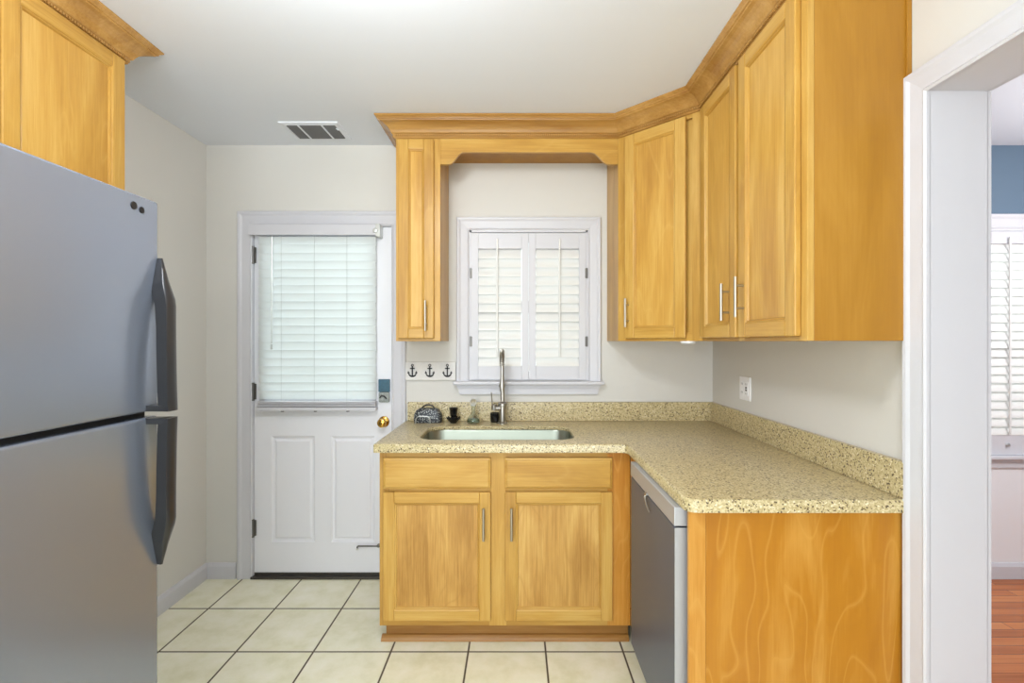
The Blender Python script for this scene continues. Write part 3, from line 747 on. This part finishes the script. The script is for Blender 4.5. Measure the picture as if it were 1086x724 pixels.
for i, (x0, x1) in enumerate(((0.020, 0.503), (0.567, 1.050))):
    df_ = B(); 
    L = lambda i_, dy: [(x0+i_, dy, 0.708+i_), (x1-i_, dy, 0.708+i_), (x1-i_, dy, 0.847-i_), (x0+i_, dy, 0.847-i_)]
    df_.loops([L(0, 0.0), L(0, -0.013), L(0.002, -0.015), L(0.008, -0.0165), L(0.010, -0.020), L(0.012, -0.0205)], True, True, True)
    df_.build('drawer_front', WH, c, world=False)
    d = cab_door(c, x0, x1, 0.117, 0.694, st=0.050, panel=WBASE)
    pull(d, (x1-0.030) if i == 0 else (x0+0.030), 0.488, 0.632, -0.020)

# end cabinet with panel towards the camera
c = thing('base_cabinet', 'plain amber wood end cabinet closing the right counter run', 'cabinet', (0.50, 1.40, 0))
B().box(0.553, XR-0.001, 1.400, 1.414, 0.0, 0.874).build('end_panel', WEND, c, bevel=0.0008)
B().box(0.503, 0.5525, 1.3995, 1.414, 0.0, 0.874).build('stile', WSTILE, c, bevel=0.001)

# dishwasher (front faces -x)
c = thing('dishwasher', 'stainless dishwasher under the right counter with steel front coloured dark for shade', 'dishwasher', (0.75, 1.70, 0))
dx = 0.474; dy0, dy1 = 1.436, 1.985
B().box(0.515, XR-0.02, dy0+0.004, dy1-0.004, 0.10, 0.868).build('tub', M_BLACK, c)
B().box(dx, 0.514, dy0, dy1, 0.12, 0.812).build('door', M_DWSHADE, c, bevel=0.003)
B().box(dx-0.002, 0.514, dy0-0.001, dy1, 0.816, 0.8735).build('control_panel', M_DWLIT, c, bevel=0.003)
B().box(0.506, 0.5135, dy0-0.0008, dy0, 0.13, 0.81)
b = B(); b.box(dx-0.0006, 0.514, dy0-0.0012, dy0-0.0002, 0.12, 0.812); b.build('side_lit_face', M_DWLIT, c)  # thin lighter skin on the near door edge, brightness put into the colour
B().box(0.545, 0.56, dy0, 2.15, 0.0, 0.12).build('kickplate', M_BLACK, c)
b = B(); b.tube([(dx-0.004, 1.74, 0.812), (dx-0.010, 1.738, 0.806), (dx-0.011, 1.71, 0.788), (dx-0.009, 1.685, 0.770)], [0.005, 0.004, 0.0035, 0.0025], 10)
b.lathe([(0.009, 0.0), (0.009, -0.006), (0.0, -0.009)], (dx-0.001, 1.74, 0.814), 12, 'x'); b.build('latch', M_CHROME, c)
B().box(0.5145, 0.56, 1.99, 2.16, 0.09, 0.874).build('corner_filler', WSTILE, c)

# ------------------------------------------------------------------ countertop
ct = thing('countertop', 'L-shaped speckled beige quartz countertop with low backsplash', 'countertop', (0.2, 2.3, 0.876))
def rounded(x0, x1, y0, y1, r, n=8):
    pts = []
    for cx, cy, a0 in ((x1-r, y1-r, 0), (x0+r, y1-r, PI/2), (x0+r, y0+r, PI), (x1-r, y0+r, 1.5*PI)):
        for k in range(n+1):
            a = a0+PI/2*k/n; pts.append((cx+r*math.cos(a), cy+r*math.sin(a)))
    return pts
def inset_poly(pts, d):
    n = len(pts); out = []
    for i in range(n):
        p0, p, p1 = (Vector(pts[i-1]), Vector(pts[i]), Vector(pts[(i+1) % n]))
        a = (p-p0).normalized(); c_ = (p1-p).normalized()
        na = Vector((-a.y, a.x)); nc = Vector((-c_.y, c_.x)); s = na+nc
        out.append(tuple(p+s*(2*d/s.length_squared)))
    return out
cf = 2.126; cxl = -0.640; cxr = 0.490; cyn = 1.380
outl = [(cxl, YB-0.001), (cxl, cf+0.012)]
outl += [(cxl+0.012-0.012*math.cos(a), cf+0.012-0.012*math.sin(a)) for a in (PI/6, PI/3, PI/2)]
outl += [(cxr-0.03, cf), (cxr-0.012, cf-0.004), (cxr-0.003, cf-0.014), (cxr, cf-0.03), (cxr, cyn+0.035)]
outl += [(cxr+0.035-0.035*math.cos(a), cyn+0.035-0.035*math.sin(a)) for a in (PI/8, PI/4, 3*PI/8, PI/2)]
outl += [(XR-0.001, cyn), (XR-0.001, YB-0.001)]
hole = rounded(-0.462, 0.276, 2.226, 2.578, 0.085)
Z0, Z1 = 0.876, 0.914
b = B()
def ring(pts, ins, z): 
    q = inset_poly(pts, ins) if ins else pts
    return [(p[0], p[1], z) for p in q]
b.loops([ring(outl, 0.03, Z1-0.018), ring(outl, 0.03, Z0), ring(outl, 0.0, Z0), ring(outl, 0.0, Z1-0.007), ring(outl, 0.0015, Z1-0.003), ring(outl, 0.004, Z1-0.001), ring(outl, 0.007, Z1)], True, smooth=True)
b.loops([ring(hole, 0.0, Z1-0.018), ring(hole, 0.0, Z1-0.004), ring(hole, -0.003, Z1)], True, smooth=True)
bm = bmesh.new()
def fill(bm, z, lo, hi):
    es = []
    for lp in (lo, hi):
        vs = [bm.verts.new((p[0], p[1], z)) for p in lp]
        es += [bm.edges.new((vs[i], vs[(i+1) % len(vs)])) for i in range(len(vs))]
    bmesh.ops.triangle_fill(bm, use_beauty=True, use_dissolve=False, edges=es)
fill(bm, Z1, inset_poly(outl, 0.007), inset_poly(hole, -0.003)); fill(bm, Z1-0.018, inset_poly(outl, 0.03), hole)
bm.verts.index_update()
b.add([v.co.copy() for v in bm.verts], [tuple(v.index for v in f.verts) for f in bm.faces]); bm.free()
b.build('counter_slab', M_GRAN, ct)
b = B(); b.box(cxl+0.012, XR-0.001, YB-0.021, YB-0.001, Z1+0.0002, 1.021); b.box(XR-0.021, XR-0.001, cyn, YB-0.021, Z1+0.0002, 1.021)
b.build('backsplash', M_GRAN, ct, bevel=0.002)

# sink bowl
sk = thing('sink', 'wide single-bowl stainless sink set under the counter', 'sink', (-0.09, 2.40, 0.68))
b = B()
def rr(i, z, r=0.08): return [(p[0], p[1], z) for p in rounded(-0.462-0.006+i, 0.276+0.006-i, 2.226-0.006+i, 2.578+0.006-i, max(r, 0.02))]
b.loops([rr(-0.02, 0.8955, 0.10), rr(0.0, 0.8955, 0.09), rr(0.004, 0.888, 0.088), rr(0.012, 0.72, 0.08), rr(0.022, 0.695, 0.07), rr(0.05, 0.684, 0.05)], True, False, True, smooth=True)
b.loops([rr(-0.02, 0.8945, 0.10), rr(-0.003, 0.8940, 0.09), rr(0.002, 0.886, 0.088), rr(0.010, 0.72, 0.08), rr(0.020, 0.693, 0.07), rr(0.048, 0.6815, 0.05)], True, False, True, smooth=True)
b.build('bowl', M_SINK, sk, sharp=50)
B().lathe([(0.0, 0.0), (0.05, 0.0), (0.052, 0.003), (0.045, 0.004), (0.03, 0.001), (0.0, 0.001)], (-0.09, 2.40, 0.6845), 24).build('drain', M_CHROME, sk)

# faucet
fx, fy = -0.079, 2.665
fc = thing('faucet', 'tall brushed nickel spring pull-down kitchen faucet behind the sink', 'faucet', (fx, fy, Z1))
b = B(); b.lathe([(0.0, 0), (0.029, 0), (0.029, 0.005), (0.022, 0.010), (0.020, 0.012), (0.019, 0.095), (0.026, 0.100), (0.026, 0.112), (0.018, 0.118), (0.0115, 0.124), (0.0115, 0.26), (0.0, 0.26)], (fx, fy, Z1), 24); b.build('body', M_CHROME, fc)
b = B(); b.tube([(fx, fy, Z1+0.085), (fx-0.038, fy-0.004, Z1+0.085)], 0.014, 14); b.lathe([(0.0, -0.012), (0.015, -0.012), (0.016, 0.012), (0.012, 0.018), (0, 0.019)], (fx-0.047, fy-0.004, Z1+0.088), 16)
b.tube([(fx-0.056, fy-0.004, Z1+0.10), (fx-0.062, fy-0.006, Z1+0.175)], [0.0035, 0.003], 8); b.build('lever', M_CHROME, fc)
# arch path going up and forward
arch = []
for k in range(13):
    arch.append((fx, fy, Z1+0.25+0.08*k/12))
Rr = 0.074
for k in range(1, 25):
    a = PI*k/24; arch.append((fx+0.0*a, fy-Rr+Rr*math.cos(a), Z1+0.33+Rr*math.sin(a)))
arch.append((fx, fy-2*Rr, Z1+0.325))
B().tube(arch, 0.0065, 10).build('hose', M_CHROME, fc)
# spring coil round the arch
import itertools
A = [Vector(p) for p in arch]; cum = [0]
for i in range(1, len(A)): cum.append(cum[-1]+(A[i]-A[i-1]).length)
tot = cum[-1]; turns = int(tot/0.0095); coil = []
for k in range(turns*10+1):
    s = tot*k/(turns*10); i = max(j for j in range(len(cum)) if cum[j] <= s+1e-9); i = min(i, len(A)-2)
    u = (s-cum[i])/(cum[i+1]-cum[i]); p = A[i].lerp(A[i+1], u); t = (A[i+1]-A[i]).normalized(); sx = Vector((1, 0, 0)); sy = t.cross(sx).normalized()
    a = 2*PI*k/10; coil.append(p+(sx*math.cos(a)+sy*math.sin(a))*0.0105)
B().tube(coil, 0.0023, 6).build('spring_coil', M_CHROME, fc)
b = B(); sy_ = fy-2*Rr; b.lathe([(0.0, 0.328), (0.008, 0.328), (0.0085, 0.32), (0.0085, 0.27), (0.012, 0.25), (0.0135, 0.20), (0.013, 0.196), (0.0, 0.196)], (fx+0.002, sy_, Z1), 20); b.build('spray_head', M_CHROME, fc)
b = B(); b.tube([(fx, fy, Z1+0.225), (fx, sy_+0.012, Z1+0.225)], 0.0045, 8); b.lathe([(0.0135, -0.008), (0.0175, -0.008), (0.0175, 0.008), (0.0135, 0.008), (0.0135, -0.008)], (fx+0.002, sy_, Z1+0.225), 20); b.build('holder_arm', M_CHROME, fc)

# sink-side items
sp = thing('black_cup', 'small black cup standing behind the faucet handle', 'cup', (-0.125, 2.70, Z1))
b = B(); b.lathe([(0.0, 0.0), (0.022, 0.0), (0.026, 0.005), (0.029, 0.052), (0.026, 0.052), (0.023, 0.01), (0.0, 0.008)], (-0.122, 2.712, Z1+0.0003), 20); b.build('cup_body', M_CER, sp)

tin = thing('sponge_caddy', 'grey punched metal caddy with a loop handle at the left end of the counter', 'caddy', (-0.50, 2.70, Z1))
cx, cy = -0.500, 2.705
b = B(); lps = []
for z, hx, hy in ((0.0, 0.076, 0.030), (0.018, 0.080, 0.032), (0.045, 0.078, 0.030), (0.068, 0.066, 0.024), (0.080, 0.048, 0.018)):
    lps.append([(cx+p[0], cy+p[1], Z1+0.0003+z) for p in rounded(-hx, hx, -hy, hy, hy*0.8, 5)])
b.loops(lps, True, True, True, smooth=True); b.build('basket', M_TIN, tin, sharp=60)
b = B(); hp = [(cx-0.034*math.cos(PI*k/14)*1.0, cy, Z1+0.078+0.020*math.sin(PI*k/14)) for k in range(15)]; b.tube(hp, 0.004, 8); b.build('handle', M_BLACK, tin)
sh = thing('wire_sponge_holder', 'small pale wire hoop holder in front of the grey metal caddy', 'holder', (-0.52, 2.655, Z1))
b = B()
for yy in (2.650, 2.662):
    pp = []
    for k in range(13):
        a = PI*k/12; pp.append((-0.520-0.040*math.copysign(abs(math.cos(a))**0.5, math.cos(a)), yy, Z1+0.003+0.038*math.sin(a)**0.5))
    b.tube(pp, 0.0022, 8)
for xx in (-0.560, -0.480): b.tube([(xx, 2.650, Z1+0.003), (xx, 2.662, Z1+0.003)], 0.0022, 8)
b.build('wire_frame', M_WIREW, sh)

bk = thing('flared_pot', 'small black flared pot with a petal rim base between caddy and bottle', 'pot', (-0.354, 2.68, Z1))
c0 = (-0.354, 2.680, Z1+0.0003)
b = B(); b.lathe([(0.0, 0.0), (0.018, 0.0), (0.020, 0.008), (0.014, 0.022), (0.013, 0.034), (0.019, 0.046), (0.022, 0.068), (0.026, 0.086), (0.022, 0.086), (0.018, 0.066), (0.0, 0.050)], c0, 8, smooth=False); b.build('cup_body', M_CER, bk)
b = B()
for k in range(10):
    a = 2*PI*k/10; d_ = Vector((math.cos(a), math.sin(a), 0)); s_ = Vector((-math.sin(a), math.cos(a), 0)); o = Vector(c0)
    prof = [(0.012, 0.006, 0.006), (0.026, 0.018, 0.011), (0.036, 0.028, 0.009), (0.039, 0.036, 0.002)]
    b.loops([[o+d_*r+s_*w_+Vector((0, 0, h)), o+d_*r-s_*w_+Vector((0, 0, h)), o+d_*(r+0.001)-s_*w_+Vector((0, 0, h-0.004)), o+d_*(r+0.001)+s_*w_+Vector((0, 0, h-0.004))] for r, h, w_ in prof], True, True, True)
b.build('petals', M_CER, bk)

bt = thing('glass_bottle', 'clear round-bottomed glass bottle with a pale ball stopper beside the faucet', 'bottle', (-0.242, 2.67, Z1))
c0 = (-0.242, 2.672, Z1+0.0003)
b = B(); b.lathe([(0.0, 0.0), (0.030, 0.0), (0.036, 0.006), (0.037, 0.016), (0.032, 0.030), (0.020, 0.043), (0.012, 0.055), (0.0105, 0.085), (0.015, 0.097), (0.019, 0.102), (0.017, 0.102), (0.0085, 0.085), (0.0095, 0.056), (0.018, 0.041), (0.029, 0.029), (0.034, 0.016), (0.033, 0.008), (0.0, 0.004)], c0, 28); b.build('bottle_glass', M_GLASS, bt, sharp=60)
b = B(); b.lathe([(0.0, 0.0045), (0.0325, 0.008), (0.0335, 0.016), (0.029, 0.0275), (0.0, 0.0275)], c0, 28); b.build('liquid', M_LIQ, bt)
b = B(); b.lathe([(0.0, 0.096)]+[(0.0185*math.sin(PI*k/12), 0.116-0.0185*math.cos(PI*k/12)) for k in range(1, 12)]+[(0.0, 0.1345)], c0, 24); b.build('stopper', M_BALL, bt, sharp=60)

# ------------------------------------------------------------------ anchor hook board
hb = thing('hook_board', 'small white wooden board with three black anchor hooks beside the window', 'hook rack', (-0.50, YB, 1.15))
B().box(-0.652, -0.352, YB-0.017, YB-0.001, 1.148, 1.251).build('board', M_BOARD, hb, bevel=0.002)
for ax in (-0.600, -0.500, -0.399):
    b = B(); ya = YB-0.022; zb, zt2 = 1.168, 1.232
    th = 0.005
    b.box(ax-0.0032, ax+0.0032, ya-th, ya+th, zb+0.002, zt2-0.006)
    b.box(ax-0.013, ax+0.013, ya-th, ya+th, 1.212, 1.218)
    b.tube([(ax+0.006*math.cos(2*PI*k/14), ya, zt2+0.001+0.006*math.sin(2*PI*k/14)) for k in range(14)], 0.0022, 7, closed=True)
    arc = [(ax+0.022*math.sin(a), ya, 1.190-0.020*math.cos(a)) for a in [(-80+160*k/14)*PI/180 for k in range(15)]]
    b.tube(arc, [0.0022+0.0026*math.sin(PI*k/14) for k in range(15)], 8)
    for sg in (-1, 1):
        xx = ax+sg*0.0215
        b.prism([(xx-0.007, 1.187), (xx+0.007, 1.187), (xx+sg*0.002, 1.200)], 'y', ya-0.003, ya+0.003)
    b.build('anchor_hook', M_ANCHOR, hb)
# outlet
ol = thing('outlet', 'white double-gang outlet plate on the right wall above the counter', 'outlet', (XR, 2.37, 1.137))
B().box(XR-0.006, XR-0.0005, 2.318, 2.428, 1.079, 1.195).build('cover_plate', M_PLATE, ol, bevel=0.002)
xo = XR-0.006
for yc in (2.396,):
    b = B()
    for zc in (1.158, 1.116):
        b.prism([(yc+0.017*math.cos(2*PI*k/16)*1.0, zc+0.015*math.sin(2*PI*k/16)) for k in range(16)], 'x', xo-0.002, xo)
    b.build('socket', M_PLATE, ol)
    for zc in (1.158, 1.116):
        for q in (-0.0065, 0.0065): B().box(xo-0.0026, xo-0.0015, yc+q-0.0015, yc+q+0.0015, zc-0.003, zc+0.007).build('slot', M_SIDE, ol)
b = B(); b.box(xo-0.003, xo, 2.334, 2.368, 1.103, 1.171); b.build('socket', M_PLATE, ol, bevel=0.001)
b = B(); b.box(xo-0.0045, xo-0.002, 2.344, 2.358, 1.139, 1.147); b.box(xo-0.0045, xo-0.002, 2.344, 2.358, 1.127, 1.135); b.build('test_button', M_BLACK, ol)
for zc in (1.160, 1.114):
    for q in (2.344, 2.357): B().box(xo-0.0036, xo-0.0025, q-0.001, q+0.001, zc-0.005, zc+0.005).build('slot', M_SIDE, ol)

# ------------------------------------------------------------------ refrigerator (front faces +x)
fr = thing('refrigerator', 'stainless top-freezer refrigerator with dark bowed handles on the left', 'refrigerator', (-1.40, 0.98, 0))
FXF = -1.02; fy0, fy1 = 0.605, 1.364
B().box(-1.77, FXF-0.075, fy0+0.004, fy1-0.004, 0.02, 1.752).build('body', M_SIDE, fr, bevel=0.004)
B().box(FXF-0.075, FXF-0.030, fy0+0.012, fy1-0.012, 0.10, 1.74).build('gasket', M_GASK, fr)
B().box(FXF-0.070, FXF, fy0, fy1, 1.176, 1.765).build('freezer_door', M_STEEL, fr, bevel=0.007, seg=4)
B().box(FXF-0.070, FXF, fy0, fy1, 0.10, 1.160).build('fridge_door', M_STEEL, fr, bevel=0.007, seg=4)
B().box(-1.75, FXF-0.06, fy0+0.01, fy1-0.01, 0.02, 0.09).build('base_grille', M_BLACK, fr)
for yy in (fy0+0.05, fy1-0.05):
    for xx in (-1.70, -1.15): B().lathe([(0.02, 0.0), (0.02, 0.022)], (xx, yy, 0), 12).build('foot', M_BLACK, fr)
B().box(-1.20, FXF-0.02, fy0+0.01, fy0+0.06, 1.752, 1.775).build('hinge_cover', M_SIDE, fr, bevel=0.004)
def bow_handle(zroot, zapex, nm):
    """blade that stands on the door at zroot and tapers to its apex at zapex"""
    sg = 1 if zapex > zroot else -1; L = abs(zapex-zroot); n = 22; lps = []
    def interp(d, pts):
        for (d0, v0), (d1, v1) in zip(pts, pts[1:]):
            if d <= d1: return v0+(v1-v0)*(d-d0)/(d1-d0)
        return pts[-1][1]
    for k in range(n+1):
        s = k/n; z = zroot+sg*L*s; d = L*(1-s)          # d: distance from the apex
        yc = 1.361-0.026*(1-(1-min(1, d/0.40))**2)
        out = interp(d, [(0, 0.013), (0.06, 0.030), (0.125, 0.052), (0.20, 0.056), (0.28, 0.060), (0.45, 0.066)])
        inn = interp(d, [(0, 0.0005), (0.095, 0.0005), (0.13, 0.014), (0.20, 0.022), (0.30, 0.027), (0.45, 0.033)])
        hw = 0.004+0.016*min(1, d/0.12)
        lps.append([(FXF+inn, yc-hw*0.8, z), (FXF+out-0.004, yc-hw, z), (FXF+out-0.001, yc-hw*0.8, z), (FXF+out+0.001, yc, z), (FXF+out-0.001, yc+hw*0.8, z), (FXF+out-0.004, yc+hw, z), (FXF+inn, yc+hw*0.8, z)])
    yc = 1.335
    b = B(); b.loops(lps, True, True, True, smooth=True)
    # foot returning to the door
    z0, z1 = sorted((zroot, zroot+sg*0.016))
    b.box(FXF-0.0005, FXF+0.052, yc-0.018, yc+0.018, z0, z1)
    b.prism([(FXF+0.035, zroot+sg*0.016), (FXF+0.052, zroot+sg*0.016), (FXF+0.052, zroot+sg*0.036)], 'y', yc-0.016, yc+0.016)
    par = bpy.data.objects[nm]
    b.build('handle', M_HANDLE, par, sharp=40)
bow_handle(1.1775, 1.606, 'freezer_door')
bow_handle(1.1585, 0.738, 'fridge_door')
b = B()
b.lathe([(0.0105, 0.0), (0.0105, 0.0022), (0.0, 0.0025)], (FXF, 1.275, 1.732), 16, 'x'); b.lathe([(0.0085, 0.0), (0.0085, 0.0022), (0.0, 0.0025)], (FXF, 1.302, 1.727), 16, 'x')
b.build('badge_mount', M_BLACK, bpy.data.objects['freezer_door'])
